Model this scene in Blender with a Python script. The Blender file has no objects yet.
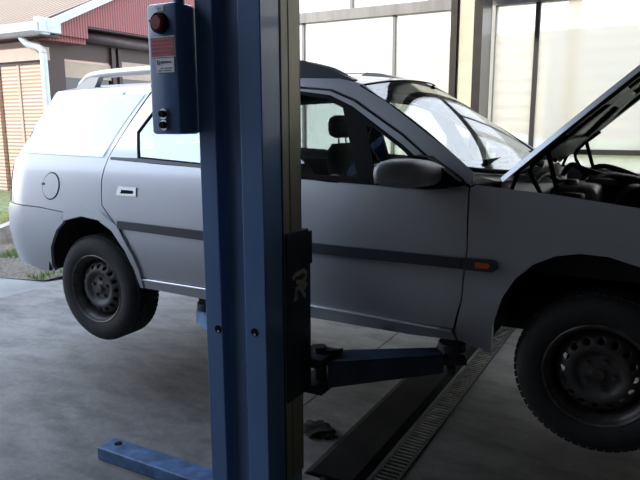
import bpy, bmesh, math, random
from mathutils import Vector, Matrix
from mathutils.geometry import delaunay_2d_cdt
random.seed(7)
scn = bpy.context.scene
COL = scn.collection
PI = math.pi

# ------------------------------------------------------------------ materials
def new_mat(name):
    m = bpy.data.materials.new(name); m.use_nodes = True
    nt = m.node_tree; b = nt.nodes['Principled BSDF']
    return m, nt, b
def link(nt, a, b): nt.links.new(a, b)
def mat(name, col, rough=.5, metal=0., noise=0., nscale=8., col2=None, bump=0., bscale=40., coat=0., spec=.5, stretch=None, detail=4):
    m, nt, b = new_mat(name)
    b.inputs['Base Color'].default_value = (*col, 1)
    b.inputs['Roughness'].default_value = rough
    b.inputs['Metallic'].default_value = metal
    b.inputs['Specular IOR Level'].default_value = spec
    if coat: b.inputs['Coat Weight'].default_value = coat; b.inputs['Coat Roughness'].default_value = .06
    tc = nt.nodes.new('ShaderNodeTexCoord'); src = tc.outputs['Object']
    if stretch:
        mp = nt.nodes.new('ShaderNodeMapping'); mp.inputs['Scale'].default_value = stretch
        link(nt, src, mp.inputs['Vector']); src = mp.outputs['Vector']
    if noise or col2:
        n = nt.nodes.new('ShaderNodeTexNoise'); n.inputs['Scale'].default_value = nscale; n.inputs['Detail'].default_value = detail
        link(nt, src, n.inputs['Vector'])
        r = nt.nodes.new('ShaderNodeValToRGB')
        c2 = col2 if col2 else tuple(c * (1 - noise) for c in col)
        r.color_ramp.elements[0].position = .35; r.color_ramp.elements[1].position = .65
        r.color_ramp.elements[0].color = (*c2, 1); r.color_ramp.elements[1].color = (*col, 1)
        link(nt, n.outputs['Fac'], r.inputs['Fac']); link(nt, r.outputs['Color'], b.inputs['Base Color'])
    if bump:
        n2 = nt.nodes.new('ShaderNodeTexNoise'); n2.inputs['Scale'].default_value = bscale; n2.inputs['Detail'].default_value = 5
        link(nt, src, n2.inputs['Vector'])
        bp = nt.nodes.new('ShaderNodeBump'); bp.inputs['Strength'].default_value = bump; bp.inputs['Distance'].default_value = .01
        link(nt, n2.outputs['Fac'], bp.inputs['Height']); link(nt, bp.outputs['Normal'], b.inputs['Normal'])
    return m
def glass_mat(name, tint, refl=.08, edge=.6, rough=.01, haze=None, haze_amt=0.):
    m = bpy.data.materials.new(name); m.use_nodes = True
    nt = m.node_tree; nt.nodes.clear()
    out = nt.nodes.new('ShaderNodeOutputMaterial')
    tr = nt.nodes.new('ShaderNodeBsdfTransparent'); tr.inputs['Color'].default_value = (*tint, 1)
    gl = nt.nodes.new('ShaderNodeBsdfGlossy'); gl.inputs['Roughness'].default_value = rough; gl.inputs['Color'].default_value = (.88, .93, 1, 1)
    lw = nt.nodes.new('ShaderNodeLayerWeight'); lw.inputs['Blend'].default_value = .35
    mr = nt.nodes.new('ShaderNodeMapRange'); mr.inputs['To Min'].default_value = refl; mr.inputs['To Max'].default_value = edge
    mx = nt.nodes.new('ShaderNodeMixShader')
    link(nt, lw.outputs['Facing'], mr.inputs['Value']); link(nt, mr.outputs['Result'], mx.inputs['Fac'])
    base = tr.outputs[0]
    if haze:
        tl = nt.nodes.new('ShaderNodeBsdfTranslucent'); tl.inputs['Color'].default_value = (*haze, 1)
        mh = nt.nodes.new('ShaderNodeMixShader'); mh.inputs['Fac'].default_value = haze_amt
        link(nt, tr.outputs[0], mh.inputs[1]); link(nt, tl.outputs[0], mh.inputs[2]); base = mh.outputs[0]
    link(nt, base, mx.inputs[1]); link(nt, gl.outputs[0], mx.inputs[2])
    link(nt, mx.outputs[0], out.inputs['Surface'])
    return m

M = {}
M['paint'] = mat('silver_paint', (.44, .45, .475), .34, .55, coat=.5, noise=.03, nscale=300)
M['chrome'] = mat('bright_metal', (.7, .7, .7), .25, 1., noise=.1, nscale=20)
M['blackplastic'] = mat('black_plastic', (.022, .024, .03), .42, noise=.2, nscale=60)
M['moulding'] = mat('grey_moulding_plastic', (.035, .04, .055), .38, noise=.15, nscale=30)
M['trim'] = mat('black_trim', (.010, .010, .011), .65, noise=.2, nscale=50, spec=.06)
M['rubber'] = mat('tyre_rubber', (.022, .022, .022), .75, noise=.3, nscale=25, bump=.3, bscale=120)
M['steel'] = mat('painted_steel_wheel', (.085, .085, .085), .5, .35, col2=(.055, .045, .04), nscale=14, bump=.1)
M['steelrim'] = mat('worn_wheel_edge', (.13, .12, .11), .45, .5, col2=(.06, .05, .045), nscale=20)
M['dark'] = mat('dark_underseal', (.012, .012, .012), .8, noise=.4, nscale=10)
M['engine'] = mat('dusty_engine_metal', (.06, .058, .054), .5, .4, col2=(.02, .02, .02), nscale=14, bump=.3)
M['alu'] = mat('dull_aluminium', (.30, .29, .27), .4, .7, col2=(.12, .11, .1), nscale=18, bump=.2)
M['blackhose'] = mat('black_hose', (.014, .014, .014), .45, noise=.3, nscale=30)
M['insul'] = mat('bonnet_underside', (.03, .03, .03), .55, col2=(.016, .016, .017), nscale=9)
M['bareskin'] = mat('bonnet_inner_paint', (.11, .11, .11), .4, .3, noise=.3, nscale=12)
M['fabric'] = mat('grey_seat_fabric', (.07, .072, .075), .9, noise=.4, nscale=60, bump=.3, bscale=200)
M['headliner'] = mat('pale_headliner', (.35, .35, .34), .9, noise=.1, nscale=60)
M['interior'] = mat('dark_interior', (.03, .03, .033), .7, noise=.2, nscale=30)
M['orange'] = mat('orange_lens', (.65, .12, .015), .25, noise=.2, nscale=60)
M['redlens'] = mat('red_lens', (.42, .02, .02), .2, noise=.1, nscale=50)
M['clearlens'] = mat('clear_lens', (.5, .52, .55), .1, .2, noise=.1, nscale=50)
M['carglass'] = glass_mat('car_side_glass', (.80, .86, .82), .05, .55)
M['rearglass'] = glass_mat('car_rear_glass', (.62, .72, .74), .27, .8)
M['screenglass'] = glass_mat('windscreen_glass', (.82, .88, .84), .10, .75)
M['liftblue'] = mat('lift_blue_paint', (.085, .168, .34), .36, .0, col2=(.068, .138, .28), nscale=5, bump=.04, bscale=60, stretch=(1, 1, .25), coat=.45)
M['liftdark'] = mat('lift_dark_steel', (.02, .025, .036), .5, .2, col2=(.014, .016, .02), nscale=12, bump=.2)
M['liftbeige'] = mat('column_bare_cover', (.30, .275, .19), .42, .25, col2=(.20, .19, .14), nscale=6, bump=.08, stretch=(1, 1, .3))
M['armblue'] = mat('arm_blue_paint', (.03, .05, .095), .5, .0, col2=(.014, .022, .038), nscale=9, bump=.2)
M['lightblue'] = mat('light_blue_arm_paint', (.16, .32, .50), .45, 0, col2=(.10, .2, .33), nscale=12)
M['footblue'] = mat('foot_blue_paint', (.10, .20, .38), .45, .0, col2=(.05, .09, .18), nscale=16, bump=.2)
M['switchred'] = mat('switch_red', (.30, .02, .03), .35, noise=.3, nscale=40)
M['platered'] = mat('red_plate', (.45, .05, .07), .4, noise=.25, nscale=90)
M['white'] = mat('white_label', (.75, .76, .76), .5, noise=.05, nscale=40)
M['ink'] = mat('dark_ink', (.05, .05, .07), .6, noise=.1, nscale=40)
M['tan'] = mat('tan_marking', (.50, .45, .36), .7, noise=.4, nscale=70)
M['rag'] = mat('oily_rag', (.018, .017, .016), .9, noise=.4, nscale=30)
M['darkwood'] = mat('brown_frame', (.042, .018, .018), .5, noise=.3, nscale=12, stretch=(6, 6, .6))
M['beam'] = mat('dark_roller', (.06, .04, .045), .5, noise=.3, nscale=8)
M['creampanel'] = mat('cream_panel', (.42, .33, .25), .7, noise=.12, nscale=6)
M['gutter'] = mat('white_gutter', (.50, .53, .57), .4, noise=.06, nscale=8)
M['pipe'] = mat('pale_green_pipe', (.55, .60, .59), .4, noise=.12, nscale=8)
M['frame'] = mat('grey_window_frame', (.24, .23, .22), .45, .2, noise=.25, nscale=12, stretch=(1, 1, .2))
M['framedark'] = mat('dark_window_frame', (.035, .03, .028), .5, noise=.3, nscale=12)
M['garagewall'] = mat('grey_garage_wall', (.06, .058, .055), .9, noise=.25, nscale=3, bump=.2)
M['ceiling'] = mat('dark_ceiling', (.035, .034, .032), .9, noise=.2, nscale=3)
M['whitepaint'] = mat('white_shape_paint', (.85, .86, .86), .4, noise=.05, nscale=5)
M['grass'] = mat('rough_grass', (.16, .22, .07), .9, col2=(.10, .085, .05), nscale=14, bump=1., bscale=30)
M['blade'] = mat('grass_blade', (.20, .30, .08), .7, noise=.4, nscale=6)
M['soil'] = mat('stony_soil', (.20, .165, .125), .95, col2=(.085, .07, .05), nscale=30, bump=1., bscale=50)
M['kerb'] = mat('weathered_concrete', (.36, .34, .31), .9, col2=(.2, .17, .15), nscale=10, bump=.4)
M['roomglass'] = glass_mat('workshop_pane', (.98, .96, .92), .03, .4, haze=(.95, .90, .83), haze_amt=.42)
M['darkglass'] = glass_mat('house_window', (.10, .08, .08), .03, .3)

def striped(name, c1, c2, scale, axis, rough=.6, wave_prof='SIN', dist=0., bumpstr=.6, noise_mix=.25):
    m, nt, b = new_mat(name)
    b.inputs['Roughness'].default_value = rough
    tc = nt.nodes.new('ShaderNodeTexCoord')
    w = nt.nodes.new('ShaderNodeTexWave'); w.wave_type = 'BANDS'; w.bands_direction = axis; w.wave_profile = wave_prof
    w.inputs['Scale'].default_value = scale; w.inputs['Distortion'].default_value = dist
    link(nt, tc.outputs['Object'], w.inputs['Vector'])
    r = nt.nodes.new('ShaderNodeValToRGB'); r.color_ramp.elements[0].color = (*c2, 1); r.color_ramp.elements[1].color = (*c1, 1)
    r.color_ramp.elements[0].position = .05; r.color_ramp.elements[1].position = .45
    link(nt, w.outputs['Fac'], r.inputs['Fac'])
    n = nt.nodes.new('ShaderNodeTexNoise'); n.inputs['Scale'].default_value = 1.5
    link(nt, tc.outputs['Object'], n.inputs['Vector'])
    mx = nt.nodes.new('ShaderNodeMix'); mx.data_type = 'RGBA'; mx.blend_type = 'MULTIPLY'; mx.inputs['Factor'].default_value = noise_mix
    link(nt, r.outputs['Color'], mx.inputs['A']); link(nt, n.outputs['Color'], mx.inputs['B'])
    link(nt, mx.outputs['Result'], b.inputs['Base Color'])
    bp = nt.nodes.new('ShaderNodeBump'); bp.inputs['Strength'].default_value = bumpstr; bp.inputs['Distance'].default_value = .02
    link(nt, w.outputs['Fac'], bp.inputs['Height']); link(nt, bp.outputs['Normal'], b.inputs['Normal'])
    return m
M['shutter'] = striped('louvre_slats', (.56, .41, .30), (.42, .27, .18), 4.6, 'Z')
M['maroon'] = striped('maroon_ribbed_sheet', (.30, .085, .085), (.17, .045, .05), 5., 'Y')
M['tiles'] = striped('clay_roof_tiles', (.30, .22, .145), (.10, .06, .04), 1.5, 'X', rough=.85, dist=.5)
M['fence'] = striped('pale_boards', (.56, .40, .25), (.36, .25, .15), 1.8, 'Z', rough=.8, dist=1.5, bumpstr=.1)
M['housewall'] = mat('pink_render', (.66, .50, .42), .9, noise=.1, nscale=4)

def concrete():
    m, nt, b = new_mat('stained_concrete')
    tc = nt.nodes.new('ShaderNodeTexCoord')
    def noise(s, d, st=(1, 1, 1), rough=.55):
        mp = nt.nodes.new('ShaderNodeMapping'); mp.inputs['Scale'].default_value = st
        link(nt, tc.outputs['Object'], mp.inputs['Vector'])
        n = nt.nodes.new('ShaderNodeTexNoise'); n.inputs['Scale'].default_value = s; n.inputs['Detail'].default_value = d; n.inputs['Roughness'].default_value = rough
        link(nt, mp.outputs['Vector'], n.inputs['Vector']); return n.outputs['Fac']
    def ramp(f, p0, c0, p1, c1):
        r = nt.nodes.new('ShaderNodeValToRGB'); r.color_ramp.elements[0].position = p0; r.color_ramp.elements[1].position = p1
        r.color_ramp.elements[0].color = (*c0, 1); r.color_ramp.elements[1].color = (*c1, 1)
        link(nt, f, r.inputs['Fac']); return r.outputs['Color']
    def mul(a, b_, f):
        x = nt.nodes.new('ShaderNodeMix'); x.data_type = 'RGBA'; x.blend_type = 'MULTIPLY'; x.inputs['Factor'].default_value = f
        link(nt, a, x.inputs['A']); link(nt, b_, x.inputs['B']); return x.outputs['Result']
    base = ramp(noise(1.1, 6), .3, (.135, .126, .116), .7, (.255, .242, .226))
    st = ramp(noise(3.2, 5, (1, 2.3, 1)), .33, (.42, .41, .40), .56, (1, 1, 1))
    fine = ramp(noise(22, 6, rough=.7), .35, (.72, .71, .7), .6, (1, 1, 1))
    c = mul(mul(base, st, .75), fine, .7)
    link(nt, c, b.inputs['Base Color'])
    rr = nt.nodes.new('ShaderNodeMapRange'); rr.inputs['To Min'].default_value = .38; rr.inputs['To Max'].default_value = .85
    link(nt, noise(1.7, 4), rr.inputs['Value']); link(nt, rr.outputs['Result'], b.inputs['Roughness'])
    bp = nt.nodes.new('ShaderNodeBump'); bp.inputs['Strength'].default_value = .25; bp.inputs['Distance'].default_value = .01
    link(nt, noise(30, 6), bp.inputs['Height']); link(nt, bp.outputs['Normal'], b.inputs['Normal'])
    return m
M['concrete'] = concrete()
M['darkjoint'] = mat('floor_joint', (.05, .048, .045), .9, noise=.3)
M['sunblockwall'] = mat('grey_sunblock_wall', (.50, .51, .53), .9, noise=.1)  # for the unseen wall added against the sun
M['apron'] = mat('outdoor_concrete', (.27, .262, .25), .9, col2=(.21, .203, .193), nscale=3, bump=.2)

M['covermetal'] = mat('dirty_floor_steel', (.020, .018, .016), .8, .0, col2=(.011, .010, .010), nscale=6, bump=.2, spec=.15)
M['sillhighlight'] = mat('silver_edge_highlight', (.72, .73, .76), .25, .6, noise=.03)  # lighter than the body paint: the sill highlight is in the colour
M['postdark'] = mat('dark_brown_post_paint', (.06, .05, .045), .3, noise=.3, nscale=6, coat=.5)
# ------------------------------------------------------------------ object helpers
def obj(name, bm, m, parent=None, smooth=False, weld=False):
    me = bpy.data.meshes.new(name)
    if weld: bmesh.ops.remove_doubles(bm, verts=bm.verts, dist=1e-5)
    bm.to_mesh(me); bm.free()
    me.materials.append(M[m] if isinstance(m, str) else m)
    if smooth:
        for p in me.polygons: p.use_smooth = True
    o = bpy.data.objects.new(name, me); COL.objects.link(o)
    if parent is not None:
        o.parent = parent
        o.matrix_parent_inverse = Matrix.Translation(parent_world(parent)).inverted()
    return o
_W = {}
def parent_world(p):
    return p.location.copy() if p.parent is None else Vector((0, 0, 0))
def auto_smooth(o, ang=35):
    for p in o.data.polygons: p.use_smooth = True
    o.data.set_sharp_from_angle(angle=math.radians(ang))
    return o
def thing(name, label, cat, loc=(0, 0, 0), group=None):
    o = bpy.data.objects.new(name, None); COL.objects.link(o); o.location = loc
    o.empty_display_size = .1
    o['label'] = label; o['category'] = cat
    if group: o['group'] = group
    return o
def tag(o, label, cat, group=None, kind=None):
    o['label'] = label; o['category'] = cat
    if group: o['group'] = group
    if kind: o['kind'] = kind
    return o
def struct(o, label=None):
    o['kind'] = 'structure'
    if label: o['label'] = label
    return o
def box(bm, x0, x1, y0, y1, z0, z1, rot=None, bev=0.):
    r = bmesh.ops.create_cube(bm, size=1.)
    vs = r['verts']
    bmesh.ops.scale(bm, vec=(x1 - x0, y1 - y0, z1 - z0), verts=vs)
    if bev:
        es = list({e for v in vs for e in v.link_edges})
        rb = bmesh.ops.bevel(bm, geom=es, offset=bev, segments=2, affect='EDGES', profile=.5)
        vs = list({v for f in rb['faces'] for v in f.verts} | {v for v in vs if v.is_valid})
    if rot: bmesh.ops.rotate(bm, cent=(0, 0, 0), matrix=rot, verts=vs)
    bmesh.ops.translate(bm, vec=((x0 + x1) / 2, (y0 + y1) / 2, (z0 + z1) / 2), verts=vs)
    return vs
def boxo(name, x0, x1, y0, y1, z0, z1, m, parent=None, bev=0., rot=None):
    bm = bmesh.new(); box(bm, x0, x1, y0, y1, z0, z1, rot, bev)
    return obj(name, bm, m, parent)
def prism(bm, pts, axis, a, b):
    """extrude a closed polygon pts between a and b along axis (0,1,2)"""
    def P(p, t):
        if axis == 0: return (t, p[0], p[1])
        if axis == 1: return (p[0], t, p[1])
        return (p[0], p[1], t)
    A = [bm.verts.new(P(p, a)) for p in pts]; Bv = [bm.verts.new(P(p, b)) for p in pts]
    n = len(pts)
    fs = [bm.faces.new(A), bm.faces.new(Bv[::-1])]
    for i in range(n): fs.append(bm.faces.new((A[i], Bv[i], Bv[(i + 1) % n], A[(i + 1) % n])))
    bmesh.ops.recalc_face_normals(bm, faces=fs)
def cyl(bm, p0, p1, r0, r1=None, seg=20, caps=True):
    r1 = r0 if r1 is None else r1
    p0, p1 = Vector(p0), Vector(p1); d = p1 - p0; L = d.length
    q = d.to_track_quat('Z', 'Y').to_matrix().to_4x4()
    bmesh.ops.create_cone(bm, cap_ends=caps, segments=seg, radius1=r0, radius2=r1, depth=L, matrix=Matrix.Translation((p0 + p1) / 2) @ q)
def tube(bm, pts, r, seg=10, closed=False):
    pts = [Vector(p) for p in pts]; n = len(pts); rings = []
    for i, p in enumerate(pts):
        a = pts[max(0, i - 1)]; b = pts[min(n - 1, i + 1)]
        d = (b - a).normalized(); q = d.to_track_quat('Z', 'Y')
        rr = r[i] if isinstance(r, (list, tuple)) else r
        rings.append([bm.verts.new(p + q @ Vector((rr * math.cos(t), rr * math.sin(t), 0))) for t in [2 * PI * k / seg for k in range(seg)]])
    for i in range(n - 1):
        A, B = rings[i], rings[i + 1]
        off = min(range(seg), key=lambda o: (A[0].co - B[o].co).length)
        for k in range(seg):
            bm.faces.new((A[k], A[(k + 1) % seg], B[(k + 1 + off) % seg], B[(k + off) % seg]))
    bm.faces.new(rings[0][::-1]); bm.faces.new(rings[-1])
    bmesh.ops.recalc_face_normals(bm, faces=bm.faces)
def lathe(bm, prof, seg=48, axis_y=True):
    """prof: list of (radius, y); revolve about the Y axis"""
    rings = [[bm.verts.new((r * math.cos(t), y, r * math.sin(t))) for t in [2 * PI * k / seg for k in range(seg)]] for r, y in prof]
    for i in range(len(rings) - 1):
        for k in range(seg):
            bm.faces.new((rings[i][k], rings[i][(k + 1) % seg], rings[i + 1][(k + 1) % seg], rings[i + 1][k]))
    bmesh.ops.recalc_face_normals(bm, faces=bm.faces)
def smooth_curve(pts, n=6):
    """Catmull-Rom through pts"""
    P = [Vector(p) for p in pts]; out = []
    for i in range(len(P) - 1):
        p0 = P[max(0, i - 1)]; p1 = P[i]; p2 = P[i + 1]; p3 = P[min(len(P) - 1, i + 2)]
        for k in range(n):
            t = k / n
            out.append(.5 * ((2 * p1) + (-p0 + p2) * t + (2 * p0 - 5 * p1 + 4 * p2 - p3) * t * t + (-p0 + 3 * p1 - 3 * p2 + p3) * t ** 3))
    out.append(P[-1]); return out

# ------------------------------------------------------------------ the car body surface
YC = .85
def side(u, z):
    if z >= 1.29: y = .058 + .50 * (z - 1.29) + .28 * (z - 1.29) ** 2
    elif z > .92: y = .058 * ((z - .92) / .37) ** 2
    else: y = .05 * ((.92 - z) / .26) ** 2
    X = u
    if u < .2: y += .035 * (min(.2 - u, 1.0) / .8) ** 2
    if u < -.60:
        r = .42; s = -.60 - u; a = min(s / r, PI / 2)
        X = -.60 - r * math.sin(a); y += r * (1 - math.cos(a))
        k = min(1, s / (r * PI / 2))
        if s > r * PI / 2: y += s - r * PI / 2
        if z > 1.30: X += k * (z - 1.30) * .95
        if z < 1.04: X -= k * .05
    if u > 2.9:
        r = .55; s = u - 2.9; a = min(s / r, PI / 2)
        X = 2.9 + r * math.sin(a); y += r * (1 - math.cos(a)) * .8
        if s > r * PI / 2: y += s - r * PI / 2
    return X, y, z
def u_center(z, rear=True):
    lo, hi = (-.6, -2.2) if rear else (2.9, 5.)
    for _ in range(40):
        m = (lo + hi) / 2
        if side(m, z)[1] < YC: lo = m
        else: hi = m
    return (lo + hi) / 2
def normal(u, z):
    e = .004
    a = Vector(side(u - e, z)); b = Vector(side(u + e, z)); c = Vector(side(u, z - e)); d = Vector(side(u, z + e))
    n = (b - a).cross(d - c); n.normalize()
    if n.length < .5: n = Vector((0, -1, 0))
    return n      # outward (towards -Y on the right flank)
def inside(p, poly):
    c = False; n = len(poly); j = n - 1
    for i in range(n):
        if (poly[i][1] > p[1]) != (poly[j][1] > p[1]) and p[0] < (poly[j][0] - poly[i][0]) * (p[1] - poly[i][1]) / (poly[j][1] - poly[i][1]) + poly[i][0]: c = not c
        j = i
    return c
def inset(poly, d):
    A = sum(poly[i][0] * poly[(i + 1) % len(poly)][1] - poly[(i + 1) % len(poly)][0] * poly[i][1] for i in range(len(poly)))
    s = 1 if A > 0 else -1
    out = []; n = len(poly)
    for i in range(n):
        p0, p1, p2 = Vector(poly[i - 1]), Vector(poly[i]), Vector(poly[(i + 1) % n])
        a = (p1 - p0).normalized(); b = (p2 - p1).normalized()
        na = Vector((-a.y, a.x)) * s; nb = Vector((-b.y, b.x)) * s
        m = na + nb
        if m.length < 1e-4: m = na
        m.normalize(); k = d / max(.5, m.dot(na))
        out.append((p1.x + m.x * k, p1.y + m.y * k))
    return out
def dense(poly, step=.05):
    out = []
    for i in range(len(poly)):
        a, b = Vector(poly[i]), Vector(poly[(i + 1) % len(poly)])
        n = max(1, int((b - a).length / step))
        for k in range(n): out.append(tuple(a.lerp(b, k / n)))
    return out
def cdt(poly, holes=(), grid=.05):
    """fill a polygon with holes: returns points and triangles"""
    polys = [dense(poly, grid)] + [dense(h, grid) for h in holes]
    vs = []; es = []
    for pl in polys:
        s = len(vs); vs += [Vector(p) for p in pl]; es += [(s + i, s + (i + 1) % len(pl)) for i in range(len(pl))]
    xs = [p[0] for p in poly]; zs = [p[1] for p in poly]
    x = math.floor(min(xs) / grid) * grid
    bound = [v for v in vs]
    while x < max(xs):
        z = math.floor(min(zs) / grid) * grid
        while z < max(zs):
            if inside((x, z), poly) and not any(inside((x, z), h) for h in holes) and all(abs(b.x - x) + abs(b.y - z) > grid * .45 for b in bound):
                vs.append(Vector((x, z)))
            z += grid
        x += grid
    V, Ed, F, _, _, _ = delaunay_2d_cdt(vs, es, [], 0, 1e-6)
    keep = []
    for f in F:
        c = sum((V[i] for i in f), Vector((0, 0))) / len(f)
        if inside(c, poly) and not any(inside(c, h) for h in holes): keep.append(f)
    return V, keep
def panel(name, poly, m, parent, holes=(), off=0., thick=.016, gap=.0015, grid=.05, left=False, bothmirror=False, smooth=True, crown=0.):
    """a body panel on the flank surface. off>0 stands proud."""
    if gap: poly = inset(poly, gap)
    V, F = cdt(poly, holes, grid)
    bm = bmesh.new()
    def add(mir):
        vv = []
        for p in V:
            P = Vector(side(p.x, p.y)); P += normal(p.x, p.y) * off
            if mir: P.y = 2 * YC - P.y
            vv.append(bm.verts.new(P))
        for f in F:
            try: fc = bm.faces.new([vv[i] for i in f])
            except ValueError: continue
    if bothmirror: add(False); add(True)
    else: add(left)
    bmesh.ops.remove_doubles(bm, verts=bm.verts, dist=2e-4)
    loose = [v for v in bm.verts if not v.link_faces]
    if loose: bmesh.ops.delete(bm, geom=loose, context='VERTS')
    # orient outwards from the car centre
    bm.normal_update()
    cx = Vector((1.2, YC, 1.0))
    for f in bm.faces:
        if f.normal.dot(f.calc_center_median() - cx) < 0: f.normal_flip()
    o = obj(name, bm, m, parent, smooth)
    if thick:
        md = o.modifiers.new('thickness', 'SOLIDIFY'); md.thickness = thick; md.offset = -1; md.use_even_offset = False
        es_ = o.modifiers.new('split', 'EDGE_SPLIT'); es_.split_angle = math.radians(40)
    return o
def circle(cx, cz, r, n=28): return [(cx + r * math.cos(2 * PI * k / n), cz + r * math.sin(2 * PI * k / n)) for k in range(n)]

car = thing('station_wagon', 'silver grey five door station wagon raised on the blue lift with bonnet open', 'car', (1.2, .85, 0))
EC = {z: u_center(z) for z in (1.0,)}
REAR = u_center(1.1); FRONT = u_center(.8, False)

REAR_ARCH = [(-.37, .66), (-.382, .695), (-.341, .812), (-.264, .924), (-.169, .99), (-.036, 1.022), (.102, 1.01), (.206, .96), (.292, .862), (.338, .76), (.345, .70), (.343, .655)]
FR_ARCH = [(2.238, .618), (2.248, .742), (2.284, .866), (2.33, .947), (2.393, 1.008), (2.466, 1.045), (2.55, 1.062), (2.644, 1.06), (2.744, 1.035), (2.85, .985), (2.94, .90), (3.00, .79), (3.02, .64)]
for left in (False, True):
    L = dict(left=left)
    # quarter panel with the big side glass opening
    glassQ = [(-.70, 1.362), (.066, 1.352), (.135, 1.54), (.198, 1.690), (-.187, 1.700), (-.43, 1.690), (-.55, 1.66), (-.63, 1.61), (-.69, 1.52)]
    q = [(-.194, 1.034), (-.417, 1.047), (-.80, 1.05), (-.835, 1.20), (-.90, 1.34), (-.93, 1.50), (-.87, 1.61), (-.78, 1.68), (-.68, 1.715), (-.60, 1.73), (.20, 1.745), (.235, 1.715), (.108, 1.343), (.096, 1.225), (.114, 1.092), (.205, 1.008),
         (.29, .90), (.352, .76), (.352, .66), (.343, .655), (.345, .70), (.338, .76), (.292, .862), (.206, .96), (.102, 1.01), (-.036, 1.022), (-.169, .99), (-.194, 1.0)]
    qp = panel('quarter_panel', q, 'paint', car, holes=[glassQ], **L)
    panel('side_window', glassQ, 'rearglass', car, off=.006, thick=.0, gap=-.006, **L)
    if not left:
        fl = panel('fuel_flap', circle(-.324, 1.174, .074), 'paint', qp, off=.004, thick=.006, grid=.03)
        panel('flap_gap', circle(-.324, 1.174, .079), 'trim', fl, off=.0012, thick=.002, gap=0, grid=.03)
        panel('flap_latch', [(-.405, 1.176), (-.38, 1.176), (-.38, 1.19), (-.405, 1.19)], 'blackplastic', fl, off=.006, thick=.004, gap=0, grid=.03)
    # arch flares
    fr = REAR_ARCH[2:]
    outer = [(.365, .655), (.372, .76), (.345, .84), (.25, .985), (.105, 1.062), (-.037, 1.082), (-.185, 1.056), (-.19, 1.0)]
    panel('rear_wheel_arch', [(-.185, .985), (-.169, .99), (-.036, 1.022), (.102, 1.01), (.206, .96), (.292, .862), (.338, .76), (.343, .655)] + outer[:-1], 'paint', qp, off=.014, thick=.03, gap=0, grid=.03, **L)
    # rear door
    rdw = [(.33, 1.352), (.262, 1.483), (.345, 1.652), (1.0, 1.672), (1.0, 1.318)]
    rd = panel('rear_door', [(.36, .71), (1.048, .712), (1.048, 1.698), (.245, 1.710), (.112, 1.35), (.10, 1.225), (.117, 1.092), (.21, 1.01), (.30, .90), (.36, .765)], 'paint', car, holes=[rdw], **L)
    panel('door_window', rdw, 'rearglass', rd, off=-.006, thick=0, gap=-.008, **L)
    panel('window_seal', inset(rdw, -.006), 'trim', rd, holes=[inset(rdw, .004)], off=.001, thick=.01, gap=0, grid=.04, **L)
    panel('side_moulding', [(.25, .974), (1.045, .957), (1.045, 1.006), (.25, 1.018)], 'moulding', rd, off=.018, thick=.024, **L)
    hb = panel('door_handle', [(.222, 1.150), (.235, 1.198), (.365, 1.196), (.368, 1.150)], 'chrome', rd, off=.006, thick=.008, gap=0, grid=.02, **L)
    panel('handle_recess', [(.255, 1.161), (.262, 1.181), (.345, 1.179), (.347, 1.163)], 'trim', hb, off=.0075, thick=.002, gap=0, grid=.02, **L)
    # front door
    fdw = [(1.09, 1.312), (1.09, 1.678), (1.22, 1.674), (1.385, 1.652), (1.52, 1.598), (1.80, 1.437), (1.93, 1.350), (1.93, 1.283), (1.72, 1.283)]
    fd = panel('front_door', [(1.052, .712), (2.084, .695), (2.122, .832), (2.136, 1.037), (2.122, 1.277), (2.03, 1.318), (1.965, 1.362), (1.797, 1.474), (1.52, 1.626), (1.381, 1.676), (1.20, 1.694), (1.052, 1.698)], 'paint', car, holes=[fdw], **L)
    mainw = [(1.10, 1.32), (1.10, 1.668), (1.22, 1.662), (1.375, 1.640), (1.47, 1.602), (1.64, 1.29)]
    triw = [(1.60, 1.542), (1.80, 1.425), (1.855, 1.385), (1.855, 1.288), (1.72, 1.288)]
    panel('window_surround', inset(fdw, -.004), 'trim', fd, holes=[mainw, triw], off=.001, thick=.016, gap=0, grid=.04, **L)
    panel('door_window', mainw, 'carglass', fd, off=-.006, thick=0, gap=-.004, **L)
    panel('quarter_glass', triw, 'carglass', fd, off=-.006, thick=0, gap=-.004, **L)
    panel('window_seal', [(1.06, 1.290), (1.95, 1.262), (2.04, 1.27), (2.04, 1.285), (1.95, 1.285), (1.06, 1.312)], 'trim', fd, off=.006, thick=.014, gap=0, grid=.04, **L)
    panel('side_moulding', [(1.055, .957), (2.122, .960), (2.122, 1.006), (1.055, 1.006)], 'moulding', fd, off=.018, thick=.024, **L)
    panel('door_handle', [(1.10, 1.15), (1.10, 1.19), (1.21, 1.19), (1.21, 1.15)], 'paint', fd, off=.012, thick=.014, gap=0, grid=.02, **L)
    panel('belt_seal', [(.13, 1.336), (1.05, 1.300), (1.05, 1.312), (.33, 1.346), (.13, 1.348)], 'moulding', rd, off=.004, thick=.012, gap=0, grid=.04, **L)
    # front fender
    ff = panel('front_fender', [(2.166, .622), (2.098, .645), (2.090, .69), (2.125, .832), (2.139, 1.037), (2.126, 1.277), (2.15, 1.290), (2.317, 1.276), (2.461, 1.265), (2.727, 1.235), (3.0, 1.19), (3.22, 1.13), (3.25, 1.04), (3.255, .94), (3.13, .87), (3.03, .74), (3.02, .64)] + FR_ARCH[::-1][1:], 'paint', car, **L)
    fo = [(3.045, .64), (3.035, .80), (2.97, .925), (2.87, 1.02), (2.75, 1.083), (2.63, 1.108), (2.53, 1.102), (2.45, 1.085), (2.365, 1.035), (2.30, .965), (2.25, .88), (2.212, .74), (2.205, .618)]
    panel('front_wheel_arch', FR_ARCH + fo, 'paint', ff, off=.013, thick=.03, gap=0, grid=.03, **L)
    mo = panel('side_moulding', [(2.124, .960), (2.245, .962), (2.262, .975), (2.262, .998), (2.245, 1.008), (2.124, 1.006)], 'moulding', ff, off=.018, thick=.024, gap=0, **L)
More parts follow.
